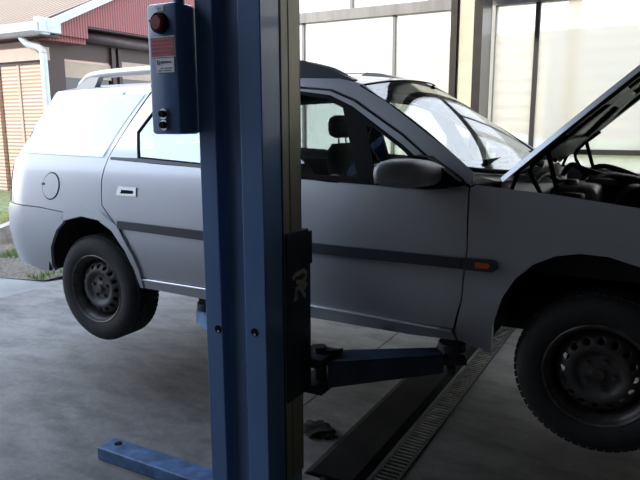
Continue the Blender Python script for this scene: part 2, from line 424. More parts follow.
    panel('side_indicator', [(2.178, .974), (2.228, .975), (2.236, .985), (2.228, .995), (2.178, .995)], 'orange', ff, off=.021, thick=.008, gap=0, grid=.03, **L)
    # sill
    panel('sill_panel', [(.352, .650), (.362, .702), (1.05, .706), (2.082, .688), (2.094, .645), (1.9, .636), (.8, .640)], 'paint', car, off=.006, thick=.05, **L)
    bm = bmesh.new(); pts = []
    for i in range(30):
        u = .37 + (2.075 - .37) * i / 29; zz = .7035 - (.016 * max(0, (u - 1.4) / .68)); P = Vector(side(u, zz)) + normal(u, zz) * .006
        if left: P.y = 2 * YC - P.y
        pts.append(P)
    tube(bm, pts, .0075, 8); obj('sill_lip_highlight', bm, 'sillhighlight', car, True)  # rounded sill edge, its highlight painted in by a lighter silver
    # A pillar and cant rail
    panel('window_pillar', [(.24, 1.718), (1.20, 1.702), (1.384, 1.684), (1.525, 1.634), (1.80, 1.482), (1.958, 1.374), (2.03, 1.33), (2.13, 1.283), (2.128, 1.34), (2.035, 1.405), (1.783, 1.560), (1.541, 1.705), (1.41, 1.735), (1.2, 1.745), (.2, 1.748)], 'paint', car, **L)
    panel('pillar_seal', [(.26, 1.69), (1.20, 1.685), (1.375, 1.668), (1.515, 1.616), (1.79, 1.462), (1.95, 1.352), (2.12, 1.29), (2.12, 1.30), (1.965, 1.392), (1.805, 1.50), (1.53, 1.65), (1.39, 1.70), (1.2, 1.715), (.26, 1.73)], 'trim', car, off=-.018, thick=.01, gap=0, **L)
    # lamps
    panel('tail_lamp', [(-.805, 1.055), (-1.13, 1.055), (-1.13, 1.335), (-.905, 1.335), (-.84, 1.20)], 'redlens', car, off=.004, **L)
    panel('headlamp', [(3.265, .955), (3.62, .95), (3.60, 1.09), (3.265, 1.11)], 'clearlens', car, off=.004, **L)
    # inner shell of doors, keeps the cabin closed
    panel('door_lining', [(-.2, 1.06), (.15, 1.02), (.4, .8), (.4, .70), (2.08, .70), (2.10, 1.26), (1.0, 1.29), (-.2, 1.335)], 'interior', car, off=-.06, thick=.01, gap=0, grid=.08, **L)
    panel('centre_pillar', [(.98, 1.28), (1.13, 1.28), (1.10, 1.70), (1.0, 1.70)], 'trim', car, off=-.014, thick=.03, gap=0, **L)
# full width end pieces
panel('rear_bumper', [(-.198, 1.032), (-.417, 1.045), (REAR - .02, 1.048), (REAR - .02, .70), (-1.0, .69), (-.647, .668), (-.528, .645), (-.393, .647), (-.37, .66), (-.382, .695), (-.341, .812), (-.264, .924), (-.198, .975)], 'paint', car, bothmirror=True, off=.004, thick=.02)
rw = [(-1.18, 1.40), (REAR - .02, 1.40), (REAR - .02, 1.66), (-1.08, 1.66)]
tg = panel('tailgate', [(-1.135, 1.055), (REAR - .02, 1.055), (REAR - .02, 1.345), (-1.135, 1.345)], 'paint', car, bothmirror=True)
panel('rear_window', [(-.995, 1.35), (REAR - .02, 1.35), (REAR - .02, 1.69), (-.92, 1.66)], 'rearglass', tg, bothmirror=True, thick=0)
panel('front_bumper', [(3.03, .62), (3.04, .72), (3.14, .86), (3.27, .925), (FRONT + .02, .94), (FRONT + .02, .52), (3.2, .52)], 'paint', car, bothmirror=True, off=.004)
panel('radiator_grille', [(3.63, .95), (FRONT + .02, .95), (FRONT + .02, 1.10), (3.61, 1.10)], 'blackplastic', car, bothmirror=True)

# roof
def roof_grid(dz=0., shrink=0., u0=-.76, u1=1.52):
    bm = bmesh.new(); N = 40; K = 24; rows = []
    for i in range(N + 1):
        u = u0 + (u1 - u0) * i / N
        ze = 1.742
        if u < -.3: ze -= .055 * ((-.3 - u) / .55) ** 2
        if u > 1.05: ze -= .040 * ((u - 1.05) / .47) ** 2
        X, Y, _ = side(u, ze); Y += shrink
        row = []
        for k in range(K + 1):
            q = -1 + 2 * k / K
            y = YC + q * (YC - Y)
            cr = 1 - abs(q) ** 2.6
            xx = X + (.11 * (1 - q * q) * max(0, (u - .9) / .6) ** 1.2 if u > .9 else 0) - (.14 * (1 - q * q) * ((.0 - u) / .86) ** 2 if u < 0 else 0)
            row.append(bm.verts.new((xx, y, ze + .040 * cr + dz)))
        rows.append(row)
    for i in range(N):
        for k in range(K):
            bm.faces.new((rows[i][k], rows[i + 1][k], rows[i + 1][k + 1], rows[i][k + 1]))
    bm.normal_update()
    for f in bm.faces:
        if f.normal.z < 0: f.normal_flip()
    return bm, rows
bm, rows = roof_grid(); ROOFFRONT = [v.co.copy() for v in rows[-1]]
o = obj('roof_panel', bm, 'paint', car, True); md = o.modifiers.new('t', 'SOLIDIFY'); md.thickness = .012; md.offset = -1; o.modifiers.new('split', 'EDGE_SPLIT').split_angle = math.radians(40)
bm, rows = roof_grid(-.035, .03, -.8, 1.48); obj('headliner', bm, 'headliner', car, True)

# windscreen
bm = bmesh.new(); N = 14; K = len(ROOFFRONT) - 1; rows = []
for i in range(N + 1):
    t = i / N; row = []
    for k in range(K + 1):
        q = -1 + 2 * k / K
        a = ROOFFRONT[k] + Vector((.006, 0, -.006))
        yb = .105; b = Vector((2.10 + .13 * (1 - q * q), YC + q * (YC - yb), 1.345 - .045 * (1 - q * q)))
        p = a.lerp(b, t); bow = math.sin(PI * t) * .018
        p += Vector((.5, 0, .85)) * bow
        row.append(bm.verts.new(p))
    rows.append(row)
for i in range(N):
    for k in range(K): bm.faces.new((rows[i][k], rows[i + 1][k], rows[i + 1][k + 1], rows[i][k + 1]))
bm.normal_update()
for f in bm.faces:
    if f.normal.z < 0: f.normal_flip()
edgeL = [rows[i][0].co.copy() for i in range(N + 1)]; edgeR = [rows[i][K].co.copy() for i in range(N + 1)]
topE = [v.co.copy() for v in rows[0]]; botE = [v.co.copy() for v in rows[-1]]
ws = obj('windscreen', bm, 'screenglass', car, True)
bm = bmesh.new(); tube(bm, edgeL, .006, 8); tube(bm, edgeR, .006, 8); tube(bm, topE, .004, 8); tube(bm, botE, .010, 8)
obj('windscreen_seal', bm, 'trim', ws, True)
# wiper and cowl
def cowl():
    bm = bmesh.new(); n = 20; R = []
    for k in range(n + 1):
        q = -1 + 2 * k / n; y = YC + q * .72
        xb = 2.10 + .13 * (1 - q * q); zb = 1.335 - .045 * (1 - q * q)
        R.append([bm.verts.new((xb - .02, y, zb)), bm.verts.new((xb + .06, y, zb - .025)), bm.verts.new((xb + .13, y, zb - .04)), bm.verts.new((xb + .13, y, zb - .16))])
    for k in range(n):
        for j in range(3): bm.faces.new((R[k][j], R[k][j + 1], R[k + 1][j + 1], R[k + 1][j]))
    return obj('windscreen_cowl', bm, 'blackplastic', car, True)
cw = cowl()
for (y0, y1) in ((.42, .98), (.95, 1.42)):
    bm = bmesh.new()
    pv = Vector((2.24, y1 - .02, 1.315))
    tube(bm, [pv, (2.19, y1 - .1, 1.335), (2.145, (y0 + y1) / 2, 1.352)], [.012, .009, .006], 8)
    wb = obj('wiper_arm', bm, 'trim', car, True)
    bm = bmesh.new(); box(bm, 2.115, 2.13, y0 - .12, y1 - .05, 1.352, 1.372); obj('wiper_blade', bm, 'trim', wb)
# roof rails
def rail(left):
    def pt(x, z, y):
        return (x, 2 * YC - y if left else y, z)
    ry = side(.2, 1.745)[1] + .03
    pts = smooth_curve([pt(-.47, 1.715, ry + .03), pt(-.39, 1.775, ry + .02), pt(-.27, 1.815, ry + .01), pt(.134, 1.826, ry), pt(.7, 1.826, ry), pt(1.12, 1.812, ry), pt(1.32, 1.775, ry), pt(1.45, 1.730, ry + .01)], 5)
    bm = bmesh.new(); n = len(pts)
    r = [.008 + .017 * min(1, i / 4, (n - 1 - i) / 4) for i in range(n)]
    tube(bm, pts, r, 12)
    ro = obj('roof_rail', bm, 'paint', car, True)
    bm = bmesh.new()
    prism(bm, [(-.46, 1.70), (-.40, 1.765), (-.30, 1.80), (-.22, 1.80), (-.26, 1.745), (-.26, 1.70)], 1, *(sorted((pt(0, 0, ry - .018)[1], pt(0, 0, ry + .022)[1]))))
    obj('rail_foot', bm, 'paint', ro)
    bm = bmesh.new()
    prism(bm, [(.95, 1.72), (1.02, 1.80), (1.10, 1.838), (1.20, 1.828), (1.34, 1.785), (1.47, 1.730), (1.44, 1.70)], 1, *(sorted((pt(0, 0, ry - .029)[1], pt(0, 0, ry + .029)[1]))))
    obj('rail_foot', bm, 'moulding', ro)  # front foot: dark colour paints in the shade on the rail's side
rail(False); rail(True)

# door mirrors
def mirror(left):
    bm = bmesh.new()
    prof = [  # stations along y (outboard negative): y, x centre, z centre, half x, half z
        (.050, 1.99, 1.325, .05, .030), (.02, 1.97, 1.328, .065, .042), (-.02, 1.94, 1.333, .085, .052), (-.07, 1.91, 1.336, .098, .056), (-.13, 1.895, 1.337, .096, .056),
        (-.165, 1.88, 1.337, .082, .050), (-.19, 1.865, 1.337, .060, .038), (-.20, 1.86, 1.337, .025, .018)]
    rings = []
    for y, xc, zc, hx, hz in prof:
        ring = []
        for k in range(20):
            t = 2 * PI * k / 20; c, s = math.cos(t), math.sin(t)
            ex = math.copysign(abs(c) ** .7, c) * hx; ez = math.copysign(abs(s) ** .7, s) * hz
            if ex < 0: ex *= .75
            ring.append(bm.verts.new((xc + ex, (2 * YC - y) if left else y, zc + ez)))
        rings.append(ring)
    for i in range(len(rings) - 1):
        for k in range(20): bm.faces.new((rings[i][k], rings[i][(k + 1) % 20], rings[i + 1][(k + 1) % 20], rings[i + 1][k]))
    bm.faces.new(rings[0]); bm.faces.new(rings[-1]); bmesh.ops.recalc_face_normals(bm, faces=bm.faces)
    mo = obj('door_mirror', bm, 'blackplastic' if False else 'mirrorcap', car, True)
    s = -1 if left else 1; y = lambda v: 2 * YC - v if left else v
    bm = bmesh.new(); a, b = sorted((y(.075), y(-.005)))
    prism(bm, [(1.90, 1.283), (2.10, 1.283), (2.10, 1.305), (1.965, 1.395), (1.91, 1.40)], 1, a, b)
    obj('mirror_base', bm, 'trim', mo)
    bm = bmesh.new(); a, b = sorted((y(-.02), y(-.19)))
    box(bm, 1.822, 1.832, a, b, 1.30, 1.375, bev=.004); obj('mirror_glass', bm, 'chrome', mo)
M['mirrorcap'] = mat('grey_mirror_shell', (.30, .30, .31), .40, .3, noise=.1, nscale=30)
mirror(False); mirror(True)

# wheels
def build_wheel():
    hub = Vector((0, .03, .60))
    bm = bmesh.new()
    lathe(bm, [(.186, .012), (.196, .004), (.215, -.004), (.245, -.008), (.272, -.002), (.288, .010), (.297, .022), (.302, .045), (.304, .09), (.304, .13), (.302, .165), (.295, .188), (.272, .206), (.23, .212), (.196, .204), (.186, .195)], 72)
    # tread blocks
    for k in range(64):
        a = 2 * PI * k / 64
        for (ya, yb, sh) in ((.03, .062, 0), (.070, .106, .4), (.112, .148, 0), (.155, .185, .4)):
            aa = a + sh * 2 * PI / 64; w = .0115
            vs = []
            for rr in (.300, .3085):
                for (dy, da) in ((ya, -w / .3), (yb, -w / .3 + .02), (yb, w / .3 + .02), (ya, w / .3)):
                    vs.append(bm.verts.new((rr * math.cos(aa + da), dy, rr * math.sin(aa + da))))
            bm.faces.new(vs[4:]); 
            for j in range(4): bm.faces.new((vs[j], vs[(j + 1) % 4], vs[4 + (j + 1) % 4], vs[4 + j]))
    bmesh.ops.recalc_face_normals(bm, faces=bm.faces)
    w = bpy.data.objects.new('wheel', None)
    COL.objects.link(w); w.parent = car; w.location = (hub.x - 1.2, hub.y - .85, hub.z)
    def sub(name, bm, m, ang=35):
        me = bpy.data.meshes.new(name); bm.to_mesh(me); bm.free(); me.materials.append(M[m])
        for p in me.polygons: p.use_smooth = True
        me.set_sharp_from_angle(angle=math.radians(ang))
        o = bpy.data.objects.new(name, me); COL.objects.link(o); o.parent = w; return o
    sub('tyre', bm, 'rubber')
    bm = bmesh.new()
    lathe(bm, [(.187, .018), (.196, .008), (.199, .002), (.195, -.001), (.188, .003), (.184, .014), (.180, .020), (.174, .026), (.168, .055), (.166, .085), (.160, .10), (.160, .19), (.18, .20)], 64)
    sub('wheel_rim', bm, 'steelrim')
    # pressed disc with a ring of holes
    bm = bmesh.new()
    def dish(r):
        pts = [(0, .030), (.028, .030), (.034, .040), (.075, .042), (.088, .026), (.105, .022), (.125, .030), (.142, .044), (.160, .075), (.170, .088)]
        for i in range(len(pts) - 1):
            if r <= pts[i + 1][0]:
                t = (r - pts[i][0]) / (pts[i + 1][0] - pts[i][0]); t = t * t * (3 - 2 * t)
                return pts[i][1] + (pts[i + 1][1] - pts[i][1]) * t
        return pts[-1][1]
    outer = circle(0, 0, .167, 64)
    holes = [circle(.128 * math.cos(2 * PI * k / 16), .128 * math.sin(2 * PI * k / 16), .0125, 12) for k in range(16)]
    V, F = cdt(outer, holes, .011)
    vv = [bm.verts.new((p.x, dish(p.length), p.y)) for p in V]
    for f in F:
        try: bm.faces.new([vv[i] for i in f])
        except ValueError: pass
    bm.normal_update()
    for f in bm.faces:
        if f.normal.y > 0: f.normal_flip()
    d = sub('wheel_disc', bm, 'steel', 60)
    md = d.modifiers.new('t', 'SOLIDIFY'); md.thickness = .005; md.offset = -1
    bm = bmesh.new()
    for k in range(5):
        a = 2 * PI * k / 5 + .3
        cyl(bm, (.054 * math.cos(a), .046, .054 * math.sin(a)), (.054 * math.cos(a), .026, .054 * math.sin(a)), .011, .009, 6)
    cyl(bm, (0, .045, 0), (0, .022, 0), .026, .022, 20)
    sub('wheel_bolts', bm, 'steelrim')
    bm = bmesh.new(); cyl(bm, (0, .105, 0), (0, .13, 0), .125, .125, 40); cyl(bm, (0, .13, 0), (0, .30, 0), .05, .05, 16)
    sub('brake_drum', bm, 'dark')
    return w
w0 = build_wheel()
for (x, y, rz) in ((2.637, .03, 0), (0, 1.67, PI), (2.637, 1.67, PI)):
    w = w0.copy(); COL.objects.link(w); w.location = (x - 1.2, y - .85, .60); w.rotation_euler = (0, .4 if x > 1 else 0, rz); w.parent = car
    for ch in list(w0.children):
        c = ch.copy(); COL.objects.link(c); c.parent = w
# wheel housings
def housing(x, zc, r, x_lo, x_hi):
    for left in (False, True):
        bm = bmesh.new(); n = 24; A = []
        for k in range(n + 1):
            t = PI * k / n
            X = x + r * math.cos(t); Z = zc + r * math.sin(t)
            ys = [.045, .12, .36]
            A.append([bm.verts.new((X if j else X, 2 * YC - y if left else y, Z)) for j, y in enumerate(ys)])
        for k in range(n):
            for j in range(2): bm.faces.new((A[k][j], A[k][j + 1], A[k + 1][j + 1], A[k + 1][j]))
        bm.faces.new([a[2] for a in A])
        obj('wheel_housing', bm, 'dark', car, True)
housing(-.02, .66, .385, 0, 0); housing(2.637, .66, .41, 0, 0)

# underbody, cabin
bm = bmesh.new(); box(bm, -.85, -.42, .25, 1.45, .70, .78); box(bm, -.45, .40, .37, 1.33, .66, .76); box(bm, .35, 2.20, .10, 1.60, .655, .73); box(bm, 2.15, 3.1, .40, 1.30, .62, .74); box(bm, 2.15, 2.2, .12, 1.58, .70, 1.25)
obj('underbody', bm, 'dark', car)
bm = bmesh.new(); tube(bm, smooth_curve([(2.6, .9, .62), (1.5, .9, .61), (.6, .7, .61), (.2, .6, .66), (-.3, .55, .70), (-.95, .45, .62)], 4), .028, 10); cyl(bm, (.45, .5, .60), (.85, .5, .60), .08)
obj('exhaust_pipe', bm, 'engine', car, True)
boxo('jacking_point', .72, .80, .07, .13, .615, .66, 'dark', car); boxo('jacking_point', 2.02, 2.10, .07, .13, .615, .66, 'dark', car)
bm = bmesh.new(); box(bm, -.65, .25, .25, 1.45, .98, 1.02); box(bm, -.2, -.1, .15, 1.55, 1.0, 1.30); obj('boot_floor', bm, 'interior', car)
def seat(xc, yc, w, rear=False):
    bm = bmesh.new(); box(bm, xc + .02, xc + .50, yc - w / 2, yc + w / 2, .86, 1.00, bev=.04)
    s = obj('car_seat', bm, 'fabric', car, True)
    secs = [(.0, .98, w * .98, .10), (-.03, 1.12, w, .11), (-.075, 1.27, w * .92, .10), (-.105, 1.36, w * .72, .085), (-.115, 1.40, w * .5, .05)]
    bm = bmesh.new(); rings = []
    for dx, z, ww, dp in secs:
        ring = []
        for k in range(20):
            t = 2 * PI * k / 20; c, sn = math.cos(t), math.sin(t)
            ring.append(bm.verts.new((xc + dx + math.copysign(abs(c) ** .6, c) * dp / 2 * 1.3, yc + math.copysign(abs(sn) ** .6, sn) * ww / 2, z)))
        rings.append(ring)
    for i in range(len(rings) - 1):
        for k in range(20): bm.faces.new((rings[i][k], rings[i][(k + 1) % 20], rings[i + 1][(k + 1) % 20], rings[i + 1][k]))
    bm.faces.new(rings[0]); bm.faces.new(rings[-1]); bmesh.ops.recalc_face_normals(bm, faces=bm.faces)
    obj('seat_back', bm, 'fabric', s, True)
    for yy in ([0] if not rear else [-.3, .3]):
        bm = bmesh.new(); box(bm, xc - .175, xc - .075, yc + yy - .13, yc + yy + .13, 1.435, 1.575, bev=.045)
        obj('headrest', bm, 'fabric', s, True)
        for dy in (-.05, .05):
            bm = bmesh.new(); cyl(bm, (xc - .12, yc + yy + dy, 1.38), (xc - .125, yc + yy + dy, 1.45), .006)
            obj('headrest_post', bm, 'chrome', s)
seat(1.09, .47, .50); seat(1.09, 1.23, .50); seat(.22, .85, 1.25, True)
bm = bmesh.new(); prism(bm, [(1.80, .95), (1.74, 1.10), (1.80, 1.235), (1.93, 1.275), (2.20, 1.285), (2.20, .95)], 1, .12, 1.58); obj('dashboard', bm, 'interior', car)
bm = bmesh.new(); n = 36
ring = [Vector((0, .185 * math.cos(2 * PI * k / n), .185 * math.sin(2 * PI * k / n))) for k in range(n + 1)]
rotm = Matrix.Rotation(math.radians(-25), 3, 'Y'); c0 = Vector((1.62, 1.23, 1.17))
tube(bm, [c0 + rotm @ p for p in ring], .015, 10)
for a in (0, PI, -PI / 2): tube(bm, [c0, c0 + rotm @ Vector((0, .18 * math.cos(a), .18 * math.sin(a)))], .014, 8)
cyl(bm, c0 - rotm @ Vector((.03, 0, 0)), c0 + rotm @ Vector((.2, 0, 0)), .05, .03)
obj('steering_wheel', bm, 'interior', car, True)
bm = bmesh.new(); box(bm, 1.70, 1.72, .76, .98, 1.60, 1.66, bev=.008); cyl(bm, (1.71, .87, 1.65), (1.68, .87, 1.72), .008); obj('rear_view_mirror', bm, 'trim', car)
for ya in (.36, .98): boxo('sun_visor', 1.49, 1.66, ya, ya + .38, 1.655, 1.672, 'interior', car, bev=.006, rot=Matrix.Rotation(.25, 3, 'Y'))

# ---- bonnet, open
HP = Vector((2.235, 0, 1.325)); HA = math.radians(42.5)
def hood_pt(s, q, lift=0.):
    """s along length 0..1.12, q -1..1 across"""
    hw = .70 - .06 * (s / 1.1) ** 2
    cr = .028 * (1 - q * q) + lift - .03 * (s / 1.1) ** 3
    back = -.10 * (1 - q * q) * max(0, 1 - s / .35)       # rear edge bows towards the windscreen
    front = .10 * (1 - q * q) * max(0, (s - .6) / .5)
    ss = s + back * 0 + front
    x = ss * math.cos(HA) - cr * math.sin(HA); z = ss * math.sin(HA) + cr * math.cos(HA)
    return Vector((HP.x + x, YC + q * hw, HP.z + z))
bm = bmesh.new(); rows = []
for i in range(25):
    s = 1.08 * i / 24 - .02
    rows.append([bm.verts.new(hood_pt(s, -1 + 2 * k / 20)) for k in range(21)])
for i in range(24):
    for k in range(20): bm.faces.new((rows[i][k], rows[i + 1][k], rows[i + 1][k + 1], rows[i][k + 1]))
bm.normal_update()
for f in bm.faces:
    if f.normal.z < 0: f.normal_flip()
# folded side flanges
def flange(k):
    prev = None
    for i in range(25):
        v = rows[i][k]; w_ = bm.verts.new(v.co + Vector((math.sin(HA), 0, -math.cos(HA))) * .022 + Vector((0, -.016 if k == 0 else .016, 0)))
        if prev: bm.faces.new((prev[0], v, w_, prev[1]))
        prev = (v, w_)
flange(0); flange(20)
hood = obj('bonnet', bm, 'paint', car, True); md = hood.modifiers.new('t', 'SOLIDIFY'); md.thickness = .004; md.offset = -1; hood.modifiers.new('split', 'EDGE_SPLIT').split_angle = math.radians(40)
# inner frame with openings
V, F = cdt([(.02, -.97), (.30, -.99), (1.02, -.97), (1.04, 0), (1.02, .97), (.30, .99), (.02, .97), (.04, 0)],
           [[(.20, -.80), (.42, -.55), (.42, -.08), (.16, -.08)], [(.20, .80), (.42, .55), (.42, .08), (.16, .08)],
            [(.52, -.55), (.90, -.75), (.90, -.08), (.52, -.08)], [(.52, .55), (.90, .75), (.90, .08), (.52, .08)],
            [(.34, -.86), (.50, -.66), (.80, -.84), (.5, -.9)], [(.34, .86), (.50, .66), (.80, .84), (.5, .9)]], .06)
bm = bmesh.new(); vv = [bm.verts.new(hood_pt(p.x, p.y, -.032)) for p in V]
for f in F:
    try: bm.faces.new([vv[i] for i in f])
    except ValueError: pass
bm.normal_update()
for f in bm.faces:
    if f.normal.z > 0: f.normal_flip()
io = obj('inner_frame', bm, 'insul', hood, True); md = io.modifiers.new('t', 'SOLIDIFY'); md.thickness = .016; md.offset = -1
bm = bmesh.new(); rr = [[bm.verts.new(hood_pt(.10 + .90 * i / 10, -.93 + 1.86 * k / 10, -.012)) for k in range(11)] for i in range(11)]
for i in range(10):
    for k in range(10): bm.faces.new((rr[i][k], rr[i][k + 1], rr[i + 1][k + 1], rr[i + 1][k]))
obj('inner_skin', bm, 'bareskin', hood, True)
# hinges
for s_ in (-1, 1):
    y = YC + s_ * .66
    bm = bmesh.new()
    tube(bm, smooth_curve([(2.40, y, 1.20), (2.36, y, 1.27), (2.33, y, 1.36), hood_pt(.26, s_ * .92, -.04)], 4), .009, 8)
    tube(bm, smooth_curve([(2.24, y, 1.20), (2.27, y, 1.30), (2.30, y, 1.36), hood_pt(.14, s_ * .92, -.04)], 4), .008, 8)
    tube(bm, [(2.45, y, 1.20), hood_pt(.17, s_ * .92, -.04)], .010, 8)
    obj('bonnet_hinge', bm, 'trim', car, True)
# engine bay
bm = bmesh.new(); box(bm, 2.22, 3.25, .12, .16, .95, 1.20); box(bm, 2.22, 3.25, 1.54, 1.58, .95, 1.20); box(bm, 3.2, 3.3, .3, 1.4, .7, 1.14); box(bm, 2.18, 2.24, .12, 1.58, .9, 1.24); box(bm, 2.2, 3.3, .35, 1.35, .74, .78)
obj('engine_bay_wall', bm, 'dark', car)
bm = bmesh.new(); box(bm, 2.58, 3.05, .55, 1.20, .80, 1.14, bev=.04); box(bm, 2.50, 2.86, .62, 1.15, 1.10, 1.235, bev=.03)
eng = obj('engine_block', bm, 'engine', car, True)
for k in range(4):
    bm = bmesh.new(); tube(bm, smooth_curve([(2.50, .66 + k * .13, 1.14), (2.44, .66 + k * .13, 1.20), (2.52, .66 + k * .13, 1.262), (2.66, .66 + k * .13, 1.25)], 5), .021, 10)
    obj('intake_runner', bm, 'alu', eng, True)
bm = bmesh.new(); cyl(bm, (2.48, .28, 1.05), (2.48, .28, 1.215), .11, .095, 28); cyl(bm, (2.48, .28, 1.20), (2.48, .28, 1.25), .045, .04, 20); obj('suspension_turret', bm, 'engine', car, True)
bm = bmesh.new(); cyl(bm, (2.48, 1.42, 1.05), (2.48, 1.42, 1.215), .11, .095, 28); cyl(bm, (2.48, 1.42, 1.20), (2.48, 1.42, 1.25), .045, .04, 20); obj('suspension_turret', bm, 'engine', car, True)
bm = bmesh.new(); box(bm, 2.72, 3.02, .22, .50, 1.0, 1.205, bev=.03); af = obj('air_filter_box', bm, 'blackplastic', car, True)
bm = bmesh.new(); tube(bm, smooth_curve([(2.80, .45, 1.20), (2.72, .58, 1.25), (2.62, .70, 1.26), (2.56, .86, 1.25)], 8), [.04 + .004 * (i % 2) for i in range(25)], 14); obj('intake_hose', bm, 'blackhose', af, True)
bm = bmesh.new(); box(bm, 2.37, 2.56, .36, .74, 1.14, 1.265, bev=.03); cyl(bm, (2.44, .50, 1.25), (2.44, .50, 1.285), .03); obj('coolant_tank', bm, 'alu', car, True)
bm = bmesh.new(); box(bm, 2.86, 3.12, 1.28, 1.47, 1.02, 1.20, bev=.01); cyl(bm, (2.90, 1.33, 1.2), (2.90, 1.33, 1.22), .012); cyl(bm, (3.06, 1.33, 1.2), (3.06, 1.33, 1.22), .012); obj('battery', bm, 'blackplastic', car)
for pts in ([(2.28, .34, 1.18), (2.30, .46, 1.27), (2.33, .58, 1.30), (2.36, .72, 1.26), (2.5, .80, 1.22)], [(2.30, 1.1, 1.2), (2.36, 1.06, 1.31), (2.45, 1.0, 1.29), (2.6, .98, 1.25)], [(2.60, .36, 1.15), (2.66, .40, 1.26), (2.74, .52, 1.25), (2.9, .56, 1.16)], [(2.36, 1.30, 1.15), (2.46, 1.28, 1.29), (2.62, 1.22, 1.27), (2.8, 1.18, 1.18)]):
    bm = bmesh.new(); tube(bm, smooth_curve(pts, 6), .014, 10); obj('rubber_hose', bm, 'blackhose', car, True)

# ------------------------------------------------------------------ the lift
def column_profile(x0, x1, y_out, y_in, g0, g1, gd):
    s = 1 if y_in > y_out else -1; t = .012
    o_ = [(x0, y_in), (x0, y_out), (g0 - .004, y_out), (g0 + .002, y_out + s * gd), (g1 - .006, y_out + s * gd), (g1, y_out), (x1, y_out), (x1, y_in), (x1 - .055, y_in), (x1 - .055, y_in - s * t), (x1 - t, y_in - s * t),
          (x1 - t, y_out + s * t), (g1 + t, y_out + s * t), (g1 + .004, y_out + s * (gd + t)), (g0 - .004, y_out + s * (gd + t)), (g0 - t, y_out + s * t), (x0 + t, y_out + s * t), (x0 + t, y_in - s * t), (x0 + .055, y_in - s * t), (x0 + .055, y_in)]
    return o_
def column(name, parent, x0, y_out, y_in, g0, g1, mm='liftblue', h=3.9):
    bm = bmesh.new(); prism(bm, column_profile(x0, x0 + .280, y_out, y_in, g0, g1, .045), 2, .02, h)
    es = [e for e in bm.edges if abs(e.verts[0].co.z - e.verts[1].co.z) > 1]
    bmesh.ops.bevel(bm, geom=es, offset=.004, segments=3, affect='EDGES', profile=.5)
    return obj(name, bm, mm, parent)
lift = thing('car_lift', 'tall blue post of the two-post car lift standing in front of the silver car', 'lift', (1.42, -.42, 0))
column('lift_post', lift, 1.279, -.55, -.30, 1.361, 1.466)
# beige cover wrapped round the car-side half of the side wall
bm = bmesh.new(); box(bm, 1.559, 1.563, -.425, -.382, .10, 3.9); box(bm, 1.559, 1.565, -.378, -.300, .10, 3.9); box(bm, 1.50, 1.565, -.304, -.298, .10, 3.9)
obj('post_cover', bm, 'liftbeige', lift)
bm = bmesh.new(); box(bm, 1.5585, 1.5615, -.431, -.425, .10, 3.9); box(bm, 1.5585, 1.5625, -.382, -.378, .1, 3.9); obj('cover_seam', bm, 'liftdark', lift)
# bolts / holes
def bolt(x, y, z):
    bm = bmesh.new(); cyl(bm, (x, y + .001, z), (x, y - .003, z), .0155, .0155, 20); b = obj('bolt_hole', bm, 'trim', lift, False)
    bm = bmesh.new(); cyl(bm, (x + .003, y - .002, z - .007), (x + .003, y - .006, z - .007), .005, .005, 6); obj('bolt_end', bm, 'chrome', b)
bolt(1.338, -.55, .75); bolt(1.508, -.55, .765); bolt(1.45, -.505, .602); bolt(1.45, -.505, .425)
bm = bmesh.new(); box(bm, 1.215, 1.66, -.60, -.22, 0, .02); bp_ = obj('base_plate', bm, 'kerb', lift)
for (x, y) in ((1.24, -.575), (1.24, -.25), (1.63, -.575), (1.63, -.25)):
    bm = bmesh.new(); cyl(bm, (x, y, .02), (x, y, .045), .014, .014, 6); obj('anchor_bolt', bm, 'engine', bp_)
bm = bmesh.new(); box(bm, .60, 1.26, -.545, -.435, .0, .060, bev=.006); ft = obj('floor_foot', bm, 'footblue', lift)
bm = bmesh.new(); cyl(bm, (.665, -.475, .0602), (.665, -.475, .0615), .018, .018, 20); obj('bolt_hole', bm, 'trim', ft)
# carriage
bm = bmesh.new(); box(bm, 1.27, 1.572, -.420, -.255, .44, 1.118, bev=.004); box(bm, 1.50, 1.572, -.27, -.225, .97, 1.105, bev=.004); box(bm, 1.49, 1.570, -.26, -.240, .44, .97)
cg = obj('lift_carriage', bm, 'liftdark', lift)
bm = bmesh.new()
for z in (1.100,): cyl(bm, (1.53, -.29, z + .005), (1.53, -.29, z + .030), .02, .02, 12)
obj('carriage_bolt', bm, 'liftdark', cg)
def glyph(name, strokes, plane, org, sc, w, m, parent):
    """flat strokes; plane: 'X' on a +X face (a -> +Y, b -> Z) or 'Y' on a -Y face (a -> +X, b -> Z)"""
    bm = bmesh.new()
    for st in strokes:
        for i in range(len(st) - 1):
            a = Vector(st[i]) * sc; b = Vector(st[i + 1]) * sc; d = (b - a); n = Vector((-d.y, d.x)).normalized() * w / 2; e = d.normalized() * w * .4
            q = [a - e + n, a - e - n, b + e - n, b + e + n]
            if plane == 'X': vs = [bm.verts.new((org[0] + .0005 * (i % 2), org[1] + p.x, org[2] + p.y)) for p in q]
            else: vs = [bm.verts.new((org[0] + p.x, org[1] - .0003 * (i % 2), org[2] + p.y)) for p in q]
            bm.faces.new(vs)
    return obj(name, bm, m, parent)
glyph('worn_marking', [[(.0, .92), (.12, 1.0), (.75, 1.05), (.95, .9), (.9, .72), (.6, .60), (.25, .70)], [(.55, .62), (.9, .5)], [(.08, .02), (.2, .42), (.42, .5), (.62, .4), (.70, .28)], [(.45, .45), (.85, .0)], [(.15, .2), (.2, .05)], [(.75, .3), (.95, .45)]], 'X', (1.5735, -.375, .850), .100, .018, 'tan', cg)
